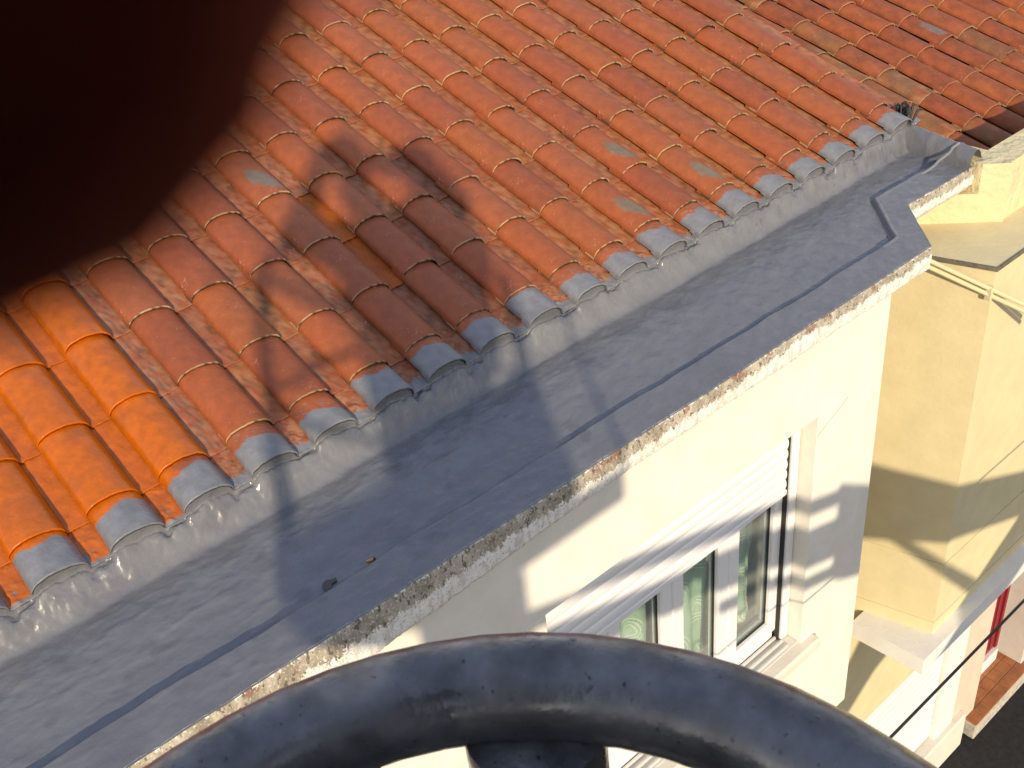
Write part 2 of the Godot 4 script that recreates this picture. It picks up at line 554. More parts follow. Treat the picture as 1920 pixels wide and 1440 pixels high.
func build_gutter(house: Node3D) -> void:
	var xs := PackedFloat32Array(); var zs := PackedFloat32Array()
	var x := -1.1
	while x < 4.50:
		xs.append(x); x += 0.0065 if x > -0.05 else 0.03
	var z := -2.625
	while z < -1.938:
		zs.append(z)
		z += 0.0025 if z < -2.55 else (0.004 if (z > -2.125 and z < -2.075) else 0.0068)
	zs.append(-1.938)
	var nu := xs.size(); var nv := zs.size()
	var v := PackedVector3Array(); var c := PackedColorArray()
	v.resize(nu * nv); c.resize(nu * nv)
	var grey := Color(0.170, 0.174, 0.191)
	for j in nv:
		for i in nu:
			var px := xs[i]
			var pz := zs[j]
			# the right end is set back: clamp the outer strip onto the outline of the slab
			var lim := -1.938
			if px > 3.67: lim = maxf(-2.212, -1.938 - (px - 3.67) * 1.02)
			if pz > lim: pz = lim
			var py := gutter_y(px, pz)
			# the mortar in the tile ends leans out with the ends themselves
			v[j * nu + i] = Vector3(px, py, pz + maxf(0.0, py) * 0.36 * ss(-2.586, -2.596, pz))
			var col := grey
			var blot := n2(px + 3.0, pz * 1.3, 0.022)
			col = col.lerp(Color(0.125, 0.130, 0.152), clampf((blot - 0.15) * 1.4, 0.0, 0.25))
			if px < 2.2: col = col.lerp(Color(0.10, 0.10, 0.112), 0.4 * ss(0.40, 0.55, n2(px * 0.7, pz + 7.0, 0.06)))
			c[j * nu + i] = col
	var gm := grid(nu, nv, v, c, PackedVector2Array(), true)
	var gut := put("gutter", gm, M.gutter, house)
	# the body of the slab below it
	var st := tool()
	var poly := PackedVector2Array([Vector2(-1.1, -1.952), Vector2(3.67, -1.952), Vector2(3.93, -2.226), Vector2(4.49, -2.226), Vector2(4.49, -2.9), Vector2(-1.1, -2.9)])
	prism(st, poly, -0.192, -0.122)
	put("slab", done(st), M.stone, gut)
	# raised end of the gutter
	var ev := PackedVector3Array(); var ec := PackedColorArray()
	for j in 60:
		for i in 26:
			var s := j / 59.0
			var t := i / 25.0
			var zz := lerpf(-2.66, -2.205, s)
			var xx := lerpf(4.515, 4.47, s) + 0.006 * n2(zz, 0.0, 0.05)
			var prof := sin(PI * clampf(t, 0.0, 1.0))
			var h := lerpf(0.125, 0.092, s) + 0.004 * n2(zz, 6.0, 0.2)
			var off := (t - 0.5) * 0.11
			ev.append(Vector3(xx + off, -0.09 + h * minf(1.0, pow(prof, 0.55)) + 0.003 * n2(zz, off, 0.15), zz))
			ec.append(grey)
	put("end_rim", grid(26, 60, ev, ec, PackedVector2Array(), true), M.gutter, gut)
	# sealant bead across the end
	var pts := []
	for k in 13:
		var t := k / 12.0
		pts.append(Vector3(lerpf(4.12, 4.47, t), lerpf(-0.088, 0.012, t * t), lerpf(-2.36, -2.30, t) + 0.01 * n2(t, 1.0, 0.05)))
	var sb := tool(); tube(sb, pts, 0.007, 7)
	var sm: StandardMaterial3D = M.gutter.duplicate(); sm.vertex_color_use_as_albedo = false; sm.albedo_color = lin(0.225, 0.226, 0.236)
	put("sealant_bead", done(sb), sm, gut)
	fascia(house)

func fascia_texture() -> ImageTexture:
	var w := 2048; var h := 128
	var out := PackedByteArray()
	out.resize(w * h * 3)
	for i in w:
		var x := -1.0 + 4.75 * i / w
		var dirt := 0.42 - 0.06 * ss(1.7, 3.0, x) + 0.16 * n2(x, 0.0, 0.02) + 0.10 * n2(x, 2.0, 0.09)
		for j in h:
			var v := j / float(h)
			var rag := n2(x, v * 0.05, 0.30) * 0.14 + n2(x, v * 0.10, 1.1) * 0.13
			var fine := n2(x, v * 0.10, 1.3)
			var col := Color(0.87, 0.86, 0.83).lerp(Color(0.93, 0.925, 0.905), 0.5 + 0.5 * n2(x, v * 0.3, 0.08))
			col = col.lerp(Color(0.74, 0.72, 0.67), 0.55 * ss(0.05, 0.45, n2(x + 11.0, v * 0.04, 0.35)))
			var crack := absf(n2(x + 5.0, v * 0.16, 0.30))
			if crack < 0.016 and v > 0.3: col = col.lerp(Color(0.50, 0.47, 0.43), 0.7)
			if n2(x + 9.0, v * 0.12, 1.2) > 0.50: col = Color(0.62, 0.60, 0.56)
			if v < dirt + rag:
				col = Color(0.53, 0.50, 0.44).lerp(Color(0.72, 0.69, 0.63), clampf(0.5 + n2(x, v * 0.06, 0.14) * 0.9 + fine * 0.5, 0.0, 1.0))
				if n2(x + 2.0, v * 0.1, 0.08) > 0.34 and v < 0.24 + fine * 0.1: col = col.lerp(Color(0.52, 0.35, 0.28), 0.6)
				if n2(x + 4.0, v * 0.07, 0.5) > 0.36: col = col.lerp(Color(0.32, 0.305, 0.27), 0.75)
				if n2(x + 6.0, v * 0.12, 1.0) > 0.40: col = col.lerp(Color(0.84, 0.82, 0.77), 0.8)
			if v < 0.05 + 0.04 * fine and n2(x + 7.0, 0.0, 0.35) > 0.16: col = Color(0.85, 0.84, 0.80)
			var k := (j * w + i) * 3
			out[k] = int(clampf(col.r, 0, 1) * 255); out[k + 1] = int(clampf(col.g, 0, 1) * 255); out[k + 2] = int(clampf(col.b, 0, 1) * 255)
	return tex(Image.create_from_data(w, h, false, Image.FORMAT_RGB8, out))

func fascia(house: Node3D) -> void:
	var m := mat(Color(1, 1, 1), 0.9)
	m.albedo_texture = fascia_texture()
	m.heightmap_enabled = true
	m.heightmap_texture = m.albedo_texture
	m.heightmap_scale = 0.25
	var legs := [[Vector2(-1.1, -1.944), Vector2(3.672, -1.944), 700], [Vector2(3.672, -1.944), Vector2(3.936, -2.216), 44], [Vector2(3.936, -2.216), Vector2(4.488, -2.216), 90]]
	var v := PackedVector3Array(); var uv := PackedVector2Array()
	var rows := 18
	var ptsx := PackedVector2Array()
	for L in legs:
		for k in L[2]: ptsx.append((L[0] as Vector2).lerp(L[1], k / float(L[2])))
	ptsx.append(Vector2(4.488, -2.216))
	var nu := ptsx.size()
	for j in rows:
		for i in nu:
			var p := ptsx[i]
			var t := j / float(rows - 1)
			var low := -0.196 - 0.055 * (1.0 - ss(0.7, 2.0, p.x)) + 0.004 * n2(p.x, 8.0, 0.08)
			if p.x > 3.7: low += 0.02
			var nose := 0.010 * sqrt(maxf(0.0, 1.0 - pow(t * 2.0 - 1.0, 2.0) * 1.0))
			var y := lerpf(gutter_y(p.x, p.y) + 0.0005, low, t)
			var out := nose + 0.004 * n2(p.x, y, 0.12) + 0.0025 * n2(p.x, y, 0.5)
			if t > 0.93: out -= 0.02 * (t - 0.93) / 0.07
			v.append(Vector3(p.x + (out if p.x > 3.68 and p.x < 3.93 else 0.0) * 0.7, y, p.y + out))
			uv.append(Vector2((p.x + 1.0) / 4.75, t))
	put("fascia", grid(nu, rows, v, PackedColorArray(), uv, true), m, house)

# ------------------------------------------------------------------ the cream house
const WX0 := 1.573
const WX1 := 3.092
const WY1 := -0.652
const WY0 := -1.985
const WZ := -2.02

func build_house() -> Node3D:
	var house := node("tiled_house", "cream rendered house with orange clay tile roof and wide grey painted gutter", "house")
	# front wall around the window opening, with a shallow groove below the window
	var wall := Node3D.new(); wall.name = "wall"; house.add_child(wall)
	var z0 := WZ - 0.22
	box("wall_panel", Vector3(-1.1, -0.652, z0), Vector3(3.55, -0.19, WZ), M.cream, wall, 0.002)
	box("wall_panel", Vector3(-1.1, -2.364, z0 - 0.001), Vector3(WX0, -0.652, WZ), M.cream, wall, 0.002)
	box("wall_panel", Vector3(WX1, -2.364, z0 - 0.001), Vector3(3.55, -0.652, WZ), M.cream, wall, 0.002)
	box("wall_panel", Vector3(WX0, -2.364, z0 - 0.002), Vector3(WX1, -2.06, WZ), M.cream, wall, 0.002)
	box("wall_panel", Vector3(-1.1, -2.79, z0), Vector3(3.55, -2.370, WZ), M.cream, wall, 0.002)
	box("wall_panel", Vector3(-1.09, -2.375, z0), Vector3(3.54, -2.360, WZ - 0.008), M.cream, wall, 0.001)
	box("wall_panel", Vector3(3.33, -2.79, -6.0), Vector3(3.549, -0.195, z0 - 0.004), M.cream, wall, 0.002)
	box("wall_panel", Vector3(-1.1, -2.79, -6.0), Vector3(-0.9, -0.195, z0 - 0.004), M.cream, wall, 0.002)
	box("lower_wall", Vector3(-1.1, STREET, -2.60), Vector3(3.50, -2.79, -2.38), M.cream, house, 0.002)
	box("ceiling_slab", Vector3(-1.1, -2.785, -6.0), Vector3(3.32, -2.66, z0 - 0.01), M.room, house, 0.002)
	# hairline crack beside the lintel
	var pts := []
	for k in 9: pts.append(Vector3(lerpf(WX1 + 0.002, 3.30, k / 8.0), -0.755 + 0.17 * k / 8.0 * 0.55 + 0.006 * n2(k * 0.2, 0.0, 0.3), WZ - 0.0005))
	tubes("crack", pts, 0.0014, M.concrete, wall, 5)
	# sill
	var st := tool()
	cbox(st, Vector3((WX0 + WX1) / 2.0 + 0.03, -2.028, -2.055), Vector3(WX1 - WX0 + 0.14, 0.07, 0.17), 0.012)
	put("sill", done(st), M.sill, house)
	# a dim room behind the window
	box("room", Vector3(0.9, -2.66, -5.0), Vector3(3.3, -2.60, z0 - 0.01), M.room, house, 0.002)
	box("room", Vector3(0.9, -2.6, -5.02), Vector3(3.3, -0.2, -4.98), M.room, house, 0.002)
	box("room", Vector3(0.88, -2.6, -5.0), Vector3(0.9, -0.2, z0 - 0.01), M.room, house, 0.002)
	box("room", Vector3(0.9, -0.21, -5.0), Vector3(3.3, -0.20, z0 - 0.01), M.room, house, 0.002)
	build_window(house)
	return house

func build_window(house: Node3D) -> void:
	var win := Node3D.new(); win.name = "window"; house.add_child(win)
	var zf := -2.135                                 # outer face of the fixed frame
	# reveal guides for the shutter
	for s in [0, 1]:
		var gx: float = WX0 + 0.005 if s == 0 else WX1 - 0.053
		box("shutter_guide", Vector3(gx, WY0, -2.130), Vector3(gx + 0.048, -0.66, -2.095), M.pvc, win, 0.004)
		var bx: float = WX0 + 0.053 if s == 0 else WX1 - 0.066
		box("brush_seal", Vector3(bx, WY0, -2.128), Vector3(bx + 0.013, -0.66, -2.108), M.gasket, win, 0.001)
	# fixed frame
	box("frame", Vector3(WX0, WY0, -2.20), Vector3(WX0 + 0.07, -0.655, zf), M.pvc, win)
	box("frame", Vector3(WX1 - 0.045, WY0, -2.20), Vector3(WX1, -0.655, zf), M.pvc, win)
	box("frame", Vector3(WX0 + 0.07, WY0, -2.20), Vector3(WX1 - 0.07, WY0 + 0.055, zf), M.pvc, win)
	box("frame", Vector3(WX0 + 0.07, -0.80, -2.20), Vector3(WX1 - 0.07, -0.655, zf), M.pvc, win)
	# aluminium rails in front of the frame, as of a sliding window
	for k in 3:
		box("sill_rail", Vector3(WX0 + 0.01, WY0 - 0.005, -2.128 + k * 0.034), Vector3(WX1 - 0.055, WY0 + 0.014 - k * 0.004, -2.116 + k * 0.034), M.aluminium, win, 0.002)
	box("sill_plate", Vector3(WX0 + 0.003, WY0 - 0.012, -2.13), Vector3(WX1 - 0.003, WY0 - 0.004, -2.035), M.aluminium, win, 0.001)
	# sashes: [left, right]; stiles show white, panes between them
	var zs := zf + 0.010
	for s in [[1.655, 1.945], [1.947, 2.315], [2.317, 2.672], [2.674, 3.045]]:
		var sash := Node3D.new(); sash.name = "sash"; win.add_child(sash, true)
		var a: float = s[0]; var b: float = s[1]
		var w := 0.068
		var y0 := WY0 + 0.058; var y1 := -0.81
		box("stile", Vector3(a, y0, -2.185), Vector3(a + w, y1, zs), M.pvc, sash, 0.006)
		box("stile", Vector3(b - w, y0, -2.185), Vector3(b, y1, zs), M.pvc, sash, 0.006)
		box("rail", Vector3(a + w, y0, -2.185), Vector3(b - w, y0 + w, zs - 0.001), M.pvc, sash, 0.006)
		box("rail", Vector3(a + w, y1 - w, -2.185), Vector3(b - w, y1, zs - 0.001), M.pvc, sash, 0.006)
		for e in [[a + w - 0.004, a + w + 0.006], [b - w - 0.006, b - w + 0.004]]:
			box("gasket", Vector3(e[0], y0 + w, -2.165), Vector3(e[1], y1 - w, -2.148), M.gasket, sash, 0.001)
		box("gasket", Vector3(a + w + 0.006, y0 + w - 0.004, -2.165), Vector3(b - w - 0.006, y0 + w + 0.006, -2.148), M.gasket, sash, 0.001)
		box("pane", Vector3(a + w, y0 + w, -2.160), Vector3(b - w, y1 - w, -2.154), M.glass, sash, 0.0005)
	# roller shutter, lowered a little
	var sh := Node3D.new(); sh.name = "roller_shutter"; house.add_child(sh)
	var y := -1.046
	var pitch := 0.055
	var profile_mesh: ArrayMesh
	var st := tool()
	var prof := []
	for k in 9:
		var t := k / 8.0
		prof.append(Vector2(0.0045 * sin(PI * t) + (0.0 if t < 0.93 else -0.003), t * (pitch - 0.004)))
	var x0 := WX0 + 0.03; var x1 := WX1 - 0.06
	st.set_smooth_group(0)
	for k in 8:
		quad(st, Vector3(x0, prof[k].y, prof[k].x), Vector3(x1, prof[k].y, prof[k].x), Vector3(x1, prof[k + 1].y, prof[k + 1].x), Vector3(x0, prof[k + 1].y, prof[k + 1].x))
	st.set_smooth_group(-1)
	quad(st, Vector3(x0, pitch - 0.004, -0.003), Vector3(x1, pitch - 0.004, -0.003), Vector3(x1, pitch, -0.006), Vector3(x0, pitch, -0.006))
	quad(st, Vector3(x0, 0, 0), Vector3(x0, pitch, -0.004), Vector3(x1, pitch, -0.004), Vector3(x1, 0, 0))
	quad(st, Vector3(x0, 0, 0), Vector3(x1, 0, 0), Vector3(x1, 0, -0.008), Vector3(x0, 0, -0.008))
	profile_mesh = done(st)
	for k in 9:
		var o := put("slat", profile_mesh, M.shutter, sh)
		o.position = Vector3(0, y + k * pitch, -2.113)
	box("bottom_bar", Vector3(x0, y - 0.032, -2.122), Vector3(x1, y - 0.001, -2.107), M.shutter, sh, 0.003)
	# the curtains
	var cm := mat(Color(1, 1, 1), 0.85)
	cm.albedo_texture = lace()
	cm.transparency = BaseMaterial3D.TRANSPARENCY_ALPHA_SCISSOR
	cm.alpha_scissor_threshold = 0.5
	cm.backlight_enabled = true
	cm.backlight = Color(0.25, 0.3, 0.26)
	for d in [[1.95, 2.315, "pale green embroidered curtain behind the pane nearest the shutter's lower end"], [2.38, 2.675, "pale green embroidered curtain with a long fold behind the middle pane"], [2.76, 3.02, "narrow pale green curtain edge behind the pane beside the window reveal"]]:
		var v := PackedVector3Array(); var uv := PackedVector2Array()
		var nu := 60; var nv := 30
		for j in nv:
			for i in nu:
				var t := i / float(nu - 1)
				var h := j / float(nv - 1)
				var ph: float = t * (d[1] - d[0]) * 42.0
				var xx := lerpf(d[0], d[1] - 0.03 * (1.0 - h) * sin(h * 3.0), t)
				v.append(Vector3(xx, lerpf(-1.90, -1.10, h), -2.262 + 0.018 * sin(ph + 1.5 * h) + 0.010 * n2(t, h, 0.03)))
				uv.append(Vector2(t * (d[1] - d[0]) / 0.30 + d[0], 1.0 - h))
		var cu := put("curtain", grid(nu, nv, v, PackedColorArray(), uv), cm)
		tag(cu, d[2], "curtain", "curtains in the window")

func lace() -> ImageTexture:
	var w := 256; var h := 640
	var im := Image.create(w, h, false, Image.FORMAT_RGBA8)
	var base := Color(0.62, 0.75, 0.66)
	var thread := Color(0.80, 0.88, 0.80)
	for j in h:
		for i in w:
			var c := base
			var wv := 0.03 * sin(i * 1.6) + 0.03 * sin(j * 1.6)
			c = Color(c.r + wv, c.g + wv, c.b + wv)
			c.a = 1.0
			var x := i / float(w); var y := j / float(h) * 2.5
			# scrolls of embroidery
			for q in [[0.30, 0.55], [0.80, 0.95], [0.28, 1.55], [0.78, 2.0], [0.5, 2.3]]:
				var dx: float = x - q[0]; var dy: float = y - q[1]
				var r := sqrt(dx * dx + dy * dy); var a := atan2(dy, dx)
				for rr in [0.10, 0.16, 0.22]:
					if absf(r - rr - 0.012 * sin(a * 3.0)) < 0.009 and (a > -2.2 or rr < 0.12): c = thread
				if absf(r - 0.19) < 0.011 and absf(sin(a * 9.0)) < 0.25: c = Color(0.30, 0.42, 0.35)
			# a row of openwork diamonds near the top
			var cx := absf(fposmod(x * 3.0, 1.0) - 0.5)
			for row in [[0.16, 0.0], [0.24, 0.5]]:
				var ddx: float = absf(fposmod(x * 4.0 + row[1], 1.0) - 0.5) * 2.0
				var ddy: float = absf(y - row[0]) / 0.036
				if ddx + ddy < 0.8: c = Color(0.1, 0.12, 0.1, 0.0)
				elif ddx + ddy < 1.0: c = thread
			im.set_pixel(i, j, c)
	return tex(im)

# ------------------------------------------------------------------ the yellow house
func build_yellow() -> void:
	var h := node("yellow_house", "yellow rendered house with a bay set at an angle beside the cream house", "house")
	var L0 := Vector2(3.93, -2.55)       # where the slanted face of the bay starts
	var L1 := Vector2(4.122, -1.870)       # its outer corner
	var far := 9.0
	# bay: rendered courses with recessed joints
	var bands := [[-0.345, -2.094], [-2.102, -2.524], [-2.532, -2.628], [-2.636, -2.72]]
	for b in bands:
		var st := tool()
		prism(st, PackedVector2Array([L0, L1, Vector2(far, L1.y), Vector2(far, -2.9), Vector2(3.94, -2.9)]), b[1], b[0])
		put("bay_wall", done(st), M.yellow, h)
	var core := tool()
	var ins := 0.007
	prism(core, PackedVector2Array([L0 + Vector2(ins, 0), L1 + Vector2(0.002, -ins), Vector2(far, L1.y - ins), Vector2(far, -2.89), Vector2(3.95, -2.89)]), -2.71, -0.36)
	put("bay_core", done(core), M.yellow, h)
	# concrete ledge on top of the bay, and the parapet set back from it
	var st2 := tool()
	st2.set_smooth_group(-1)
	var o0 := Vector3(3.955, -0.338, -2.42); var o1 := Vector3(4.116, -0.338, -1.860); var o2 := Vector3(far, -0.338, -1.860)
	var i0 := Vector3(4.20, -0.5, -2.50); var i1 := Vector3(4.55, -0.5, -2.06); var i2 := Vector3(far, -0.5, -2.06)
	quad(st2, o0, i0, i1, o1)
	quad(st2, o1, i1, i2, o2)
	for q in [[o0, o1], [o1, o2]]:
		var dn := Vector3(0, 0.022, 0)
		quad(st2, q[0], q[1], q[1] - dn, q[0] - dn)
	put("ledge", done(st2), M.concrete, h)
	var pc := Vector2(4.545, -2.07)
	var back := pc + Vector2(-0.085, -0.095)
	for d in [[PackedVector2Array([pc, back, Vector2(4.50, -2.42), Vector2(4.62, -2.42), pc + Vector2(0.07, -0.16), Vector2(far, -2.23), Vector2(far, -2.08), pc + Vector2(0.004, -0.01)]), -0.50, -0.055, "parapet", M.rough_yellow],
			[PackedVector2Array([pc + Vector2(-0.086, -0.094), pc + Vector2(-0.40, -0.445), Vector2(4.15, -2.6), Vector2(4.48, -2.6), Vector2(4.49, -2.3)]), -0.50, -0.20, "parapet", M.rough_yellow]]:
		var st3 := tool()
		prism(st3, d[0], d[1], d[2])
		put(d[3], done(st3), d[4], h)
	# pair of pipes under the ledge
	for k in 2:
		var p0 := Vector3(3.93, -0.285 - 0.03 * k, -2.17); var p1 := Vector3(4.105, -0.445 - 0.03 * k, -1.852)
		tubes("pipe", [p0, p1, p1 * 2.0 - p0], 0.011, M.yellow, h, 8)
	box("pipe_clip", Vector3(4.085, -0.49, -1.885), Vector3(4.115, -0.43, -1.855), M.yellow, h, 0.002)
	# white string course under the bay
	var st4 := tool()
	prism(st4, PackedVector2Array([Vector2(3.905, -2.23), Vector2(3.93, -1.80), Vector2(far, -1.80), Vector2(far, -2.25)]), -2.735, -2.62)
	put("string_course", done(st4), M.white_wall, h)
	# ground floor
	box("lower_wall", Vector3(3.6, -3.72, -2.40), Vector3(5.84, -2.735, -2.222), M.yellow, h, 0.003)
	box("lower_wall", Vector3(3.6, STREET, -2.401), Vector3(3.95, -3.72, -2.2225), M.yellow, h, 0.003)
	box("pillar", Vector3(5.215, -5.05, -2.40), Vector3(5.46, -3.72, -2.214), M.white_wall, h, 0.006)
	box("lower_wall", Vector3(5.46, -5.07, -2.402), Vector3(5.838, -3.72, -2.2235), M.pink, h, 0.004)
	box("plinth", Vector3(3.95, STREET, -2.42), Vector3(5.60, -4.86, -2.17), M.sill, h, 0.01)
	# slatted white door
	var door := Node3D.new(); door.name = "slatted_door"; h.add_child(door)
	for k in 15:
		var y := -4.85 + k * 0.075
		box("slat", Vector3(3.95, y + 0.002, -2.285), Vector3(5.213, y + 0.072, -2.255), M.shutter, door, 0.008)
	box("backing", Vector3(3.95, -4.86, -2.31), Vector3(5.214, -3.72, -2.272), M.gasket, door, 0.002)
	# porch with its tiled step and the red door
	box("porch_wall", Vector3(5.84, STREET, -2.60), Vector3(7.4, -2.735, -2.42), M.grey_wall, h, 0.003)
	box("porch_wall", Vector3(6.50, STREET, -2.42), Vector3(6.62, -2.735, -2.19), M.grey_wall, h, 0.004)
	box("lower_wall", Vector3(6.62, STREET, -2.42), Vector3(far, -2.735, -2.20), M.pink, h, 0.003)
	box("step", Vector3(5.70, STREET, -2.42), Vector3(6.56, -5.072, -2.125), M.stone, h, 0.006)
	var door2 := Node3D.new(); door2.name = "red_door"; h.add_child(door2)
	box("leaf", Vector3(6.10, -4.94, -2.425), Vector3(6.40, -3.0, -2.39), M.red, door2, 0.004)
	box("frame", Vector3(6.40, -4.94, -2.43), Vector3(6.44, -3.0, -2.375), M.red, door2, 0.004)
	box("frame", Vector3(6.31, -4.9, -2.40), Vector3(6.325, -3.0, -2.382), M.red, door2, 0.002)
	box("threshold", Vector3(6.15, -5.072, -2.42), Vector3(6.42, -4.945, -2.355), M.white_wall, h, 0.006)
	var nx := 7; var nz_ := 3
	for i in nx:
		for j in nz_:
			var x0 := 5.712 + i * 0.1205
			var z0 := -2.418 + j * 0.0985
			var o := box("floor_tile", Vector3(x0, -5.072, z0), Vector3(x0 + 0.1165, -5.060, z0 + 0.0945), M.floor_tile, h, 0.003)
	# roof of the yellow house, a little lower than the other
	var b := roof_basis()
	var nrm := b.y
	var up := Vector3(0, sin(PITCH), -cos(PITCH))
	var P := Vector3(0, -0.2, -2.846)
	var stt := tool()
	cbox(stt, Vector3(6.6, 0, 0) + P + up * 1.2 - nrm * 0.045, Vector3(4.0, 0.05, 3.2), 0.004, b)
	var deck := put("roof", done(stt), M.mortar, h)
	var clean := []; var brown := []
	for k in 5: clean.append(tile_mesh(400 + k, 0.345, 0.2145, 25, 12, "clean"))
	for k in 4: brown.append(tile_mesh(450 + k, 0.345, 0.2145, 25, 12, "brown"))
	var patched := tile_mesh(470, 0.345, 0.2145, 33, 20, "clean_smear")
	var r := RandomNumberGenerator.new(); r.seed = 19
	for i in range(-2, 13):
		for k in range(-2, 10):
			var s := 0.088 + 0.2805 * k
			var x := 4.965 + 0.2145 * i - s * 0.05
			if k > 5 and i > 8: continue
			var is_brown := (i <= 1 and r.randf() < 0.6) or r.randf() < 0.10
			var mesh: Mesh = brown[r.randi() % 4] if is_brown else clean[r.randi() % 5]
			if [i, k] in [[4, 1], [5, -1]]: mesh = patched
			var m: Material = M.old[r.randi() % 6]
			var o := put("tile", mesh, m, deck)
			var at := P + up * (s + r.randf_range(-0.012, 0.012)) + Vector3(x + r.randf_range(-0.005, 0.005), r.randf_range(-0.002, 0.004), 0)
			o.transform = Transform3D(b.rotated(nrm, 0.04 + r.randf_range(-0.02, 0.02)), at)

# ------------------------------------------------------------------ lift, person, phone
func arc(a: Vector3, corner: Vector3, b: Vector3, n := 10) -> Array:
	var out := []
	for k in n + 1:
		var t := k / float(n)
		out.append(a.lerp(corner, t).lerp(corner.lerp(b, t), t))
	return out

func build_lift() -> void:
	var l := node("boom_lift", "black railed basket of a boom lift in front of the facade", "boom lift")
	var y := 1.623
	var x0 := -0.32; var x1 := 0.247; var z0 := -0.316; var z1 := 0.52
	var fy := 0.757
	var r := 0.192
	var path := []
	path += arc(Vector3(x0 + r, y, z0), Vector3(x0, y, z0), Vector3(x0, y, z0 + r))
	path.reverse()
	var pts := [Vector3(x0, y, z1 - r)]
	pts += path
	for k in range(1, 12): pts.append(Vector3(lerpf(x0 + r, x1 - r, k / 12.0), y, z0))
	pts += circ(Vector3(x1 - r, y, z0 + r), r, -PI / 2, 0.0)
	for k in range(1, 10): pts.append(Vector3(x1, y, lerpf(z0 + r, z1 - r, k / 10.0)))
	pts += circ(Vector3(x1 - r, y, z1 - r), r, 0.0, PI / 2)
	pts.append(Vector3(x0 + r, y, z1))
	pts += circ(Vector3(x0 + r, y, z1 - r), r, PI / 2, PI)
	var st := tool()
	tube(st, pts, 0.0235, 32)
	put("rail", done(st), M.rail, l)
	tubes("mid_rail", [Vector3(x0, 1.22, z1), Vector3(x0, 1.22, z0 + 0.06), Vector3(x0 + 0.06, 1.22, z0), Vector3(x1 - 0.06, 1.22, z0), Vector3(x1, 1.22, z0 + 0.06), Vector3(x1, 1.22, z1)], 0.016, M.rail, l, 10)
	tubes("post", [Vector3(0.183, y - 0.012, -0.252), Vector3(0.183, fy, -0.252)], 0.032, M.rail, l, 24)
	for p in [Vector2(x0 + 0.03, z0 + 0.03), Vector2(x0, z1), Vector2(x1, z1)]:
		var sp := tool()
		cbox(sp, Vector3(p.x, (y + fy) / 2.0 - 0.01, p.y), Vector3(0.05, y - fy - 0.02, 0.05), 0.008)
		put("post", done(sp), M.rail, l)
	tubes("control_cable", [Vector3(0.120, 1.606, -0.290), Vector3(0.124, 1.58, -0.302), Vector3(0.130, 1.54, -0.31), Vector3(0.15, 1.45, -0.30), Vector3(0.16, 0.8, -0.28)], 0.004, M.black, l, 8)
	box("floor", Vector3(x0, fy - 0.04, z0), Vector3(x1, fy, z1), M.steel_floor, l, 0.006)
	box("toe_board", Vector3(x0, fy, z0), Vector3(x1, fy + 0.06, z0 + 0.012), M.rail, l, 0.003)
	box("toe_board", Vector3(x0, fy + 0.001, z0 + 0.013), Vector3(x0 + 0.012, fy + 0.06, z1), M.rail, l, 0.003)
	box("toe_board", Vector3(x1 - 0.012, fy + 0.001, z0 + 0.013), Vector3(x1, fy + 0.06, z1), M.rail, l, 0.003)
	box("added_back_panel", Vector3(x0, fy, z1 - 0.006), Vector3(x1, 1.24, z1 + 0.006), M.rail, l, 0.003)  # unseen solid panel, added to fill out the basket shadow on the gutter
	box("tool_tray", Vector3(x1 + 0.002, 0.70, 0.36), Vector3(0.545, 0.86, 0.48), M.machine, l, 0.01)
	tubes("tray_bar", [Vector3(0.54, 0.85, 0.42), Vector3(0.54, 1.32, 0.42), Vector3(x1, 1.42, 0.42)], 0.012, M.rail, l, 8)
	box("mount", Vector3(-0.22, 0.30, 0.25), Vector3(0.10, 0.68, 0.45), M.machine, l, 0.01)
	# articulated arm, in the plane z = 0.35
	var o := Vector3(0, 0, 0.35)
	var u := Vector3.RIGHT; var v := Vector3.UP
	for d in [["link_arm", [Vector2(0.0, 0.50), Vector2(2.02, -0.16), Vector2(2.02, -0.24), Vector2(0.0, 0.41)], 0.05], ["link_arm", [Vector2(0.2, 0.24), Vector2(2.0, -0.33), Vector2(2.0, -0.55), Vector2(0.2, 0.05)], 0.10], ["link_arm", [Vector2(1.2, -0.36), Vector2(2.0, -0.62), Vector2(2.0, -0.69), Vector2(1.2, -0.43)], 0.05],
			["upper_boom", [Vector2(1.99, -0.13), Vector2(2.40, -0.39), Vector2(3.62, -0.97), Vector2(4.1, -1.15), Vector2(4.1, -1.45), Vector2(3.74, -1.34), Vector2(2.85, -0.95), Vector2(2.36, -0.90), Vector2(1.99, -0.72)], 0.16],
			["cylinder", [Vector2(2.52, -0.85), Vector2(2.62, -0.88), Vector2(3.34, -1.60), Vector2(3.27, -1.66)], 0.07],
			["lower_boom", [Vector2(4.1, -1.15), Vector2(4.15, -1.45), Vector2(3.14, -2.0), Vector2(2.70, -2.12), Vector2(2.0, -2.62), Vector2(1.93, -2.50), Vector2(2.60, -1.96), Vector2(2.97, -1.78)], 0.14],
			["lower_boom", [Vector2(2.56, -1.72), Vector2(2.68, -1.80), Vector2(2.02, -2.58), Vector2(1.90, -2.50)], 0.10]]:
		var sp := tool()
		plate(sp, d[1], o, u, v, d[2])
		put(d[0], done(sp), M.machine, l)
	box("turret", Vector3(1.55, -4.6, 0.05), Vector3(2.25, -2.5, 0.65), M.machine, l, 0.04)
	box("chassis", Vector3(1.0, -4.95, -0.15), Vector3(2.9, -4.6, 0.95), M.machine, l, 0.05)
	for wx in [1.3, 2.6]:
		for wz in [-0.15, 0.95]:
			var cm := CylinderMesh.new()
			cm.top_radius = 0.32; cm.bottom_radius = 0.32; cm.height = 0.22
			var w := put("wheel", cm, M.rubber, l)
			w.transform = Transform3D(Basis(Vector3.RIGHT, PI / 2), Vector3(wx, STREET + 0.32, wz))

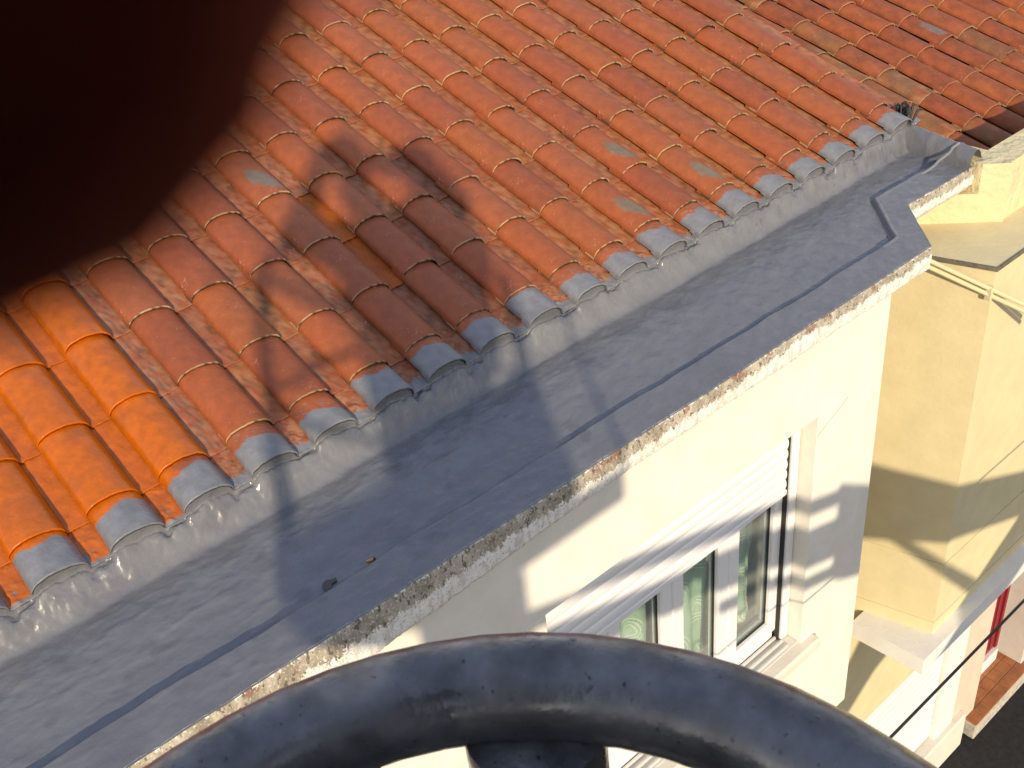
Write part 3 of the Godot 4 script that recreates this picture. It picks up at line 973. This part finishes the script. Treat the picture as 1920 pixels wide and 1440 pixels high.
func circ(c: Vector3, r: float, a0: float, a1: float, n := 14) -> Array:
	var out := []
	for k in n + 1:
		var a := lerpf(a0, a1, k / float(n))
		out.append(c + Vector3(cos(a), 0, sin(a)) * r)
	return out

# tapered capsules joined smoothly, meshed as surface nets. bones: [a, b, ra, rb, colour]
func nets(bones: Array, cell: float, k: float, verts: PackedVector3Array, cols: PackedColorArray, idx: PackedInt32Array) -> void:
	var lo := Vector3.INF; var hi := -Vector3.INF
	for q in bones:
		var m := maxf(q[2], q[3]) + cell * 3.0
		for p: Vector3 in [q[0], q[1]]:
			lo = lo.min(p - Vector3.ONE * m); hi = hi.max(p + Vector3.ONE * m)
	var n := Vector3i(((hi - lo) / cell).ceil()) + Vector3i.ONE
	var f := PackedFloat32Array(); f.resize(n.x * n.y * n.z); f.fill(1.0)
	var own := PackedInt32Array(); own.resize(f.size())
	var best := PackedFloat32Array(); best.resize(f.size()); best.fill(9.0)
	for bi in bones.size():
		var q: Array = bones[bi]
		var a: Vector3 = q[0]; var b: Vector3 = q[1]; var ra: float = q[2]; var rb: float = q[3]
		var m := Vector3.ONE * (maxf(ra, rb) + k + cell * 2.0)
		var i0 := Vector3i(((a.min(b) - m - lo) / cell).floor()).clamp(Vector3i.ZERO, n - Vector3i.ONE)
		var i1 := Vector3i(((a.max(b) + m - lo) / cell).ceil()).clamp(Vector3i.ZERO, n - Vector3i.ONE)
		var ab := b - a
		var l2 := maxf(ab.length_squared(), 1e-9)
		for z in range(i0.z, i1.z + 1):
			for y in range(i0.y, i1.y + 1):
				for x in range(i0.x, i1.x + 1):
					var p := lo + Vector3(x, y, z) * cell - a
					var t := clampf(p.dot(ab) / l2, 0.0, 1.0)
					var d := (p - ab * t).length() - lerpf(ra, rb, t)
					var at := (z * n.y + y) * n.x + x
					var g := f[at]
					var h := maxf(k - absf(g - d), 0.0) / k
					f[at] = minf(g, d) - h * h * k * 0.25
					if d < best[at]: best[at] = d; own[at] = bi
	var id := PackedInt32Array(); id.resize(f.size()); id.fill(-1)
	var sx := 1; var sy := n.x; var sz := n.x * n.y
	for z in n.z - 1:
		for y in n.y - 1:
			for x in n.x - 1:
				var at := z * sz + y * sy + x
				var mask := 0
				for c in 8:
					if f[at + (c & 1) * sx + ((c >> 1) & 1) * sy + (c >> 2) * sz] < 0.0: mask += 1
				if mask == 0 or mask == 8: continue
				var sum := Vector3.ZERO; var cnt := 0
				for c in 8:
					for ax in 3:
						if c & (1 << ax): continue
						var c2 := c | (1 << ax)
						var fa := f[at + (c & 1) * sx + ((c >> 1) & 1) * sy + (c >> 2) * sz]
						var fb := f[at + (c2 & 1) * sx + ((c2 >> 1) & 1) * sy + (c2 >> 2) * sz]
						if (fa < 0.0) != (fb < 0.0):
							var t := fa / (fa - fb)
							sum += Vector3(c & 1, (c >> 1) & 1, c >> 2).lerp(Vector3(c2 & 1, (c2 >> 1) & 1, c2 >> 2), t); cnt += 1
				id[at] = verts.size()
				verts.append(lo + (Vector3(x, y, z) + sum / cnt) * cell)
				cols.append(bones[own[at]][4])
	for z in range(1, n.z - 1):
		for y in range(1, n.y - 1):
			for x in range(1, n.x - 1):
				var at := z * sz + y * sy + x
				var inside := f[at] < 0.0
				for e in [[sx, sy, sz], [sy, sz, sx], [sz, sx, sy]]:
					if (f[at + e[0]] < 0.0) == inside: continue
					var a := id[at]; var b := id[at - e[1]]; var c := id[at - e[1] - e[2]]; var d := id[at - e[2]]
					if a < 0 or b < 0 or c < 0 or d < 0: continue
					if inside: idx.append_array([a, c, b, a, d, c])
					else: idx.append_array([a, b, c, a, c, d])

func nets_mesh(verts: PackedVector3Array, cols: PackedColorArray, idx: PackedInt32Array) -> ArrayMesh:
	var nn := PackedVector3Array(); nn.resize(verts.size())
	for k in range(0, idx.size(), 3):
		var a := verts[idx[k]]; var b := verts[idx[k + 1]]; var c := verts[idx[k + 2]]
		var q := (c - a).cross(b - a)
		for j in 3: nn[idx[k + j]] += q
	for k in nn.size(): nn[k] = nn[k].normalized()
	var arr := []; arr.resize(Mesh.ARRAY_MAX)
	arr[Mesh.ARRAY_VERTEX] = verts; arr[Mesh.ARRAY_NORMAL] = nn; arr[Mesh.ARRAY_COLOR] = cols; arr[Mesh.ARRAY_INDEX] = idx
	var m := ArrayMesh.new()
	m.add_surface_from_arrays(Mesh.PRIMITIVE_TRIANGLES, arr)
	return m

func build_person(view: Basis) -> void:
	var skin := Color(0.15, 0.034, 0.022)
	var coat := Color(0.05, 0.06, 0.09)
	var jeans := Color(0.06, 0.08, 0.13)
	var shoe := Color(0.03, 0.03, 0.03)
	var w := func(x: float, y: float, z: float) -> Vector3: return EYE + view * Vector3(x, y, z)
	var verts := PackedVector3Array(); var cols := PackedColorArray(); var idx := PackedInt32Array()
	var wl: Vector3 = w.call(-0.095, 0.020, 0.062)      # left wrist
	var wr: Vector3 = w.call(0.160, -0.030, 0.060)       # right wrist
	var el: Vector3 = Vector3(-0.367, 1.871, 0.170); var er: Vector3 = Vector3(0.186, 1.985, 0.200)
	var sl: Vector3 = Vector3(-0.228, 1.791, 0.260); var sr: Vector3 = Vector3(0.246, 1.795, 0.270)
	var chest: Vector3 = Vector3(0.036, 1.605, 0.270); var hip: Vector3 = Vector3(0.020, 1.309, 0.280)
	var kl: Vector3 = Vector3(-0.011, 1.056, 0.020); var kr: Vector3 = Vector3(0.266, 1.073, 0.060)
	var body := [
		[chest + Vector3(-0.17, 0, 0), chest + Vector3(0.17, 0, 0), 0.145, 0.145, coat], [chest, hip, 0.16, 0.15, coat], [chest + Vector3(-0.13, -0.02, 0), hip + Vector3(-0.12, 0, 0), 0.14, 0.14, coat], [chest + Vector3(0.15, 0, 0), hip + Vector3(0.12, 0, 0), 0.14, 0.14, coat],
		[sl, el, 0.095, 0.070, coat], [el, wl, 0.066, 0.040, coat], [sr, er, 0.095, 0.072, coat], [er, wr, 0.066, 0.040, coat],
		[sl, sr, 0.08, 0.08, coat], [Vector3(-0.054, 1.765, 0.270), Vector3(-0.133, 2.016, 0.250), 0.060, 0.056, skin],
		[hip + Vector3(-0.10, -0.05, 0), hip + Vector3(0.09, -0.05, 0), 0.14, 0.13, jeans],
		[hip + Vector3(-0.11, -0.07, 0), kl, 0.098, 0.070, jeans], [kl, Vector3(-0.16, 0.84, 0.26), 0.068, 0.048, jeans],
		[hip + Vector3(0.10, -0.07, 0), kr, 0.095, 0.068, jeans], [kr, Vector3(0.13, 0.84, 0.28), 0.066, 0.048, jeans],
		[Vector3(-0.16, 0.803, 0.29), Vector3(-0.17, 0.793, 0.09), 0.046, 0.036, shoe], [Vector3(0.13, 0.803, 0.31), Vector3(0.14, 0.793, 0.11), 0.046, 0.036, shoe]]
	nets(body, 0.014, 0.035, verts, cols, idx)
	# head, facing down the view
	var hc: Vector3 = Vector3(-0.153, 2.091, 0.250)
	var fw := Vector3(0.45, -0.28, -0.85).normalized(); var rt := fw.cross(Vector3.UP).normalized(); var upv := rt.cross(fw)
	var hd := func(x: float, y: float, z: float) -> Vector3: return hc + rt * x + upv * y + fw * z
	var lips := Color(0.36, 0.15, 0.12); var eye := Color(0.05, 0.04, 0.04)
	var head := [[hd.call(0, 0.035, -0.025), hd.call(0, 0.03, 0.012), 0.078, 0.074, skin], [hd.call(0, -0.02, 0.03), hd.call(0, -0.07, 0.045), 0.056, 0.034, skin],
		[hd.call(0, 0.012, 0.088), hd.call(0, -0.022, 0.104), 0.008, 0.013, skin], [hd.call(-0.032, 0.022, 0.080), hd.call(0.032, 0.022, 0.080), 0.010, 0.010, skin],
		[hd.call(-0.018, -0.052, 0.083), hd.call(0.018, -0.052, 0.083), 0.007, 0.007, lips],
		[hd.call(-0.030, 0.006, 0.079), hd.call(-0.026, 0.006, 0.079), 0.008, 0.008, eye], [hd.call(0.030, 0.006, 0.079), hd.call(0.026, 0.006, 0.079), 0.008, 0.008, eye],
		[hd.call(-0.079, 0.015, -0.005), hd.call(-0.079, -0.02, 0.0), 0.014, 0.010, skin], [hd.call(0.079, 0.015, -0.005), hd.call(0.079, -0.02, 0.0), 0.014, 0.010, skin],
		[hd.call(0, -0.05, -0.02), hd.call(0, -0.13, -0.04), 0.055, 0.055, skin]]
	nets(head, 0.006, 0.014, verts, cols, idx)
	# left hand: palm behind the end of the phone, index finger strayed in front of the lens
	var f := func(a: Array) -> Array:
		var out := []
		for k in a.size() - 1:
			var p: Array = a[k]; var q: Array = a[k + 1]
			out.append([w.call(p[0], p[1], p[2]), w.call(q[0], q[1], q[2]), p[3], q[3], skin])
		return out
	var hand := []
	hand += f.call([[-0.095, 0.020, 0.062, 0.027], [-0.068, 0.060, 0.045, 0.024], [-0.050, 0.088, 0.018, 0.014]])
	hand += f.call([[-0.095, 0.020, 0.062, 0.026], [-0.070, 0.040, 0.045, 0.022], [-0.064, 0.046, 0.028, 0.014]])
	hand += f.call([[-0.050, 0.088, 0.018, 0.0125], [-0.048, 0.062, -0.016, 0.0105], [-0.024, 0.0225, -0.0145, 0.0086], [-0.00710, 0.00538, -0.0110, 0.00530]])
	hand += f.call([[-0.060, 0.070, 0.020, 0.0115], [-0.064, 0.045, -0.008, 0.0098], [-0.050, 0.025, -0.012, 0.0085]])
	hand += f.call([[-0.064, 0.052, 0.024, 0.0105], [-0.070, 0.028, -0.004, 0.0092], [-0.056, 0.010, -0.008, 0.008]])
	hand += f.call([[-0.068, 0.036, 0.030, 0.0095], [-0.073, 0.012, 0.004, 0.0084], [-0.060, -0.004, -0.003, 0.0072]])
	hand += f.call([[-0.082, 0.030, 0.055, 0.014], [-0.050, 0.034, 0.032, 0.011], [-0.020, 0.020, 0.020, 0.009]])
	nets(hand, 0.002, 0.005, verts, cols, idx)
	# right hand round the other end of the phone
	var rh := []
	rh += f.call([[0.160, -0.030, 0.060, 0.027], [0.135, 0.000, 0.042, 0.024], [0.122, 0.022, 0.020, 0.014]])
	rh += f.call([[0.160, -0.030, 0.060, 0.026], [0.132, -0.022, 0.040, 0.022], [0.124, -0.028, 0.024, 0.014]])
	for q in 4:
		var yy := 0.020 - 0.018 * q
		rh += f.call([[0.124, yy, 0.022, 0.0105], [0.124, yy + 0.002, -0.004, 0.0095], [0.104, yy, -0.008, 0.0080]])
	rh += f.call([[0.146, -0.010, 0.052, 0.014], [0.118, -0.004, 0.034, 0.011], [0.092, -0.002, 0.020, 0.009]])
	nets(rh, 0.003, 0.006, verts, cols, idx)
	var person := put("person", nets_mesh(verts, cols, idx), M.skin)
	tag(person, "person in dark jacket and jeans holding a phone, one blurred fingertip before its lens", "person")
	var hv := PackedVector3Array(); var hcol := PackedColorArray(); var hi := PackedInt32Array()
	var dk := Color(1, 1, 1)
	nets([[hd.call(0, 0.055, -0.032), hd.call(0, 0.062, 0.008), 0.080, 0.070, dk], [hd.call(0, 0.02, -0.055), hd.call(0, -0.04, -0.055), 0.068, 0.05, dk]], 0.007, 0.02, hv, hcol, hi)
	put("hair", nets_mesh(hv, hcol, hi), M.hair, person)
	# the phone
	var ph := node("phone", "slim black phone held up in both hands of the person in the basket", "phone", "", EYE)
	ph.basis = view
	var st := tool()
	cbox(st, Vector3(0.026, -0.007, 0.0062), Vector3(0.158, 0.088, 0.0078), 0.002)
	put("body", done(st), M.black, ph)
	var ss_ := tool()
	cbox(ss_, Vector3(0.026, -0.007, 0.01065), Vector3(0.148, 0.078, 0.0009), 0.0003)
	put("screen", done(ss_), mat(lin(0.01, 0.01, 0.012), 0.08), ph)

# ------------------------------------------------------------------ scene
func _ready() -> void:
	nz.seed = 1; nz.noise_type = FastNoiseLite.TYPE_SIMPLEX_SMOOTH; nz.frequency = 1.0; nz.fractal_octaves = 3
	nz2.seed = 2; nz2.noise_type = FastNoiseLite.TYPE_SIMPLEX_SMOOTH; nz2.frequency = 1.0; nz2.fractal_octaves = 3
	# camera: a phone lens, 2 m above and 2 m in front of the gutter
	var view := Basis(Vector3(0.750927, -0.095475, 0.653447), Vector3(0.425346, 0.826841, -0.367989), Vector3(-0.505163, 0.554273, 0.661507)).orthonormalized()
	var cam := Camera3D.new()
	cam.name = "camera"
	var at := CameraAttributesPhysical.new()
	at.frustum_focal_length = 33.333
	at.frustum_near = 0.004
	at.frustum_far = 400.0
	at.frustum_focus_distance = 3.6
	at.exposure_aperture = 38.0
	cam.attributes = at
	cam.keep_aspect = Camera3D.KEEP_HEIGHT
	cam.transform = Transform3D(view, EYE)
	add_child(cam)
	cam.current = true
	# sky, sun and exposure
	var env := Environment.new()
	env.background_mode = Environment.BG_SKY
	var sky := Sky.new()
	var sm := ProceduralSkyMaterial.new()
	sm.sky_top_color = Color(0.54, 0.60, 0.71)
	sm.sky_horizon_color = Color(1.14, 1.09, 1.01)
	sm.sky_curve = 0.20
	sm.ground_bottom_color = Color(0.42, 0.40, 0.37)
	sm.ground_horizon_color = Color(0.62, 0.64, 0.66)
	sm.sky_energy_multiplier = 1.06
	sky.sky_material = sm
	env.sky = sky
	env.tonemap_mode = Environment.TONE_MAPPER_LINEAR
	env.tonemap_exposure = 1.34
	env.sdfgi_enabled = true; env.ssao_enabled = true; env.ssil_enabled = true
	var we := WorldEnvironment.new()
	we.name = "environment"
	we.environment = env
	add_child(we)
	var sun := DirectionalLight3D.new()
	sun.name = "sun"
	sun.light_energy = 1.14
	sun.light_color = Color(1.0, 0.92, 0.79)
	sun.light_angular_distance = 1.0
	sun.shadow_enabled = true
	sun.basis = Basis.looking_at(SUN, Vector3.UP)
	add_child(sun)

	make_materials()
	# setting
	var g := tool()
	quad(g, Vector3(-150, STREET, -150), Vector3(150, STREET, -150), Vector3(150, STREET, 150), Vector3(-150, STREET, 150))
	tag(put("street", done(g), M.asphalt), "dark asphalt of the street", "street", "", "structure")
	var house := build_house()
	build_roof(house)
	build_gutter(house)
	build_yellow()
	build_lift()
	build_person(view)
	# small things
	var pts := []
	for k in 40: pts.append(Vector3(lerpf(0.6, 9.0, k / 39.0), -1.33 - 0.05 * sin(PI * k / 39.0), -1.2))
	tag(tubes("cable", pts, 0.006, M.black, self, 8), "thin black overhead cable strung along the street past the yellow house", "cable")
	var butt := node("cigarette_butt", "orange cigarette butt lying in the grey gutter", "cigarette butt")
	butt.position = Vector3(1.035, gutter_y(1.035, -2.125) + 0.004, -2.125)
	var cb := CylinderMesh.new(); cb.top_radius = 0.004; cb.bottom_radius = 0.004; cb.height = 0.020
	var fo := put("filter", cb, mat(lin(0.60, 0.30, 0.08), 0.8), butt)
	fo.transform = Transform3D(Basis(Vector3(0, 0, 1), PI / 2).rotated(Vector3.UP, -0.25), Vector3.ZERO)
	var ch := CylinderMesh.new(); ch.top_radius = 0.0042; ch.bottom_radius = 0.0042; ch.height = 0.006
	var fo2 := put("burnt_end", ch, M.black, butt)
	fo2.transform = Transform3D(Basis(Vector3(0, 0, 1), PI / 2).rotated(Vector3.UP, -0.25), Vector3(0.0125, 0, 0.0032))
	var fl := tool()
	var fp := []
	for q in [[0, 0], [0.022, 0.006], [0.034, -0.004], [0.052, 0.004], [0.066, -0.008], [0.050, -0.016], [0.046, -0.030], [0.026, -0.034], [0.010, -0.022]]: fp.append(Vector2(q[0], q[1]))
	plate(fl, fp, Vector3(0.875, gutter_y(0.87, -2.125) + 0.004, -2.11), Vector3(0.8, 0.05, -0.3), Vector3(0.3, 0.12, 0.9), 0.003)
	tag(put("paint_flake", done(fl), mat(lin(0.05, 0.045, 0.05), 0.5)), "dark curled flake lying beside the crease of the grey gutter", "flake")
	var tuft := tool()
	rng.seed = 8
	for q in 26:
		var a := Vector3(4.545 + rng.randf_range(-0.03, 0.03), 0.045, -2.63 + rng.randf_range(-0.03, 0.03))
		var b := a + Vector3(rng.randf_range(-0.03, 0.06), rng.randf_range(0.015, 0.055), rng.randf_range(-0.03, 0.04))
		tube(tuft, [a - Vector3(0, 0.05, 0), a.lerp(b, 0.6) + Vector3(0, 0.008, 0), b], 0.006, 5)
	tag(put("tar_clump", done(tuft), M.black), "ragged black clump stuck where the gutter meets the two roofs", "clump")
	print("built")
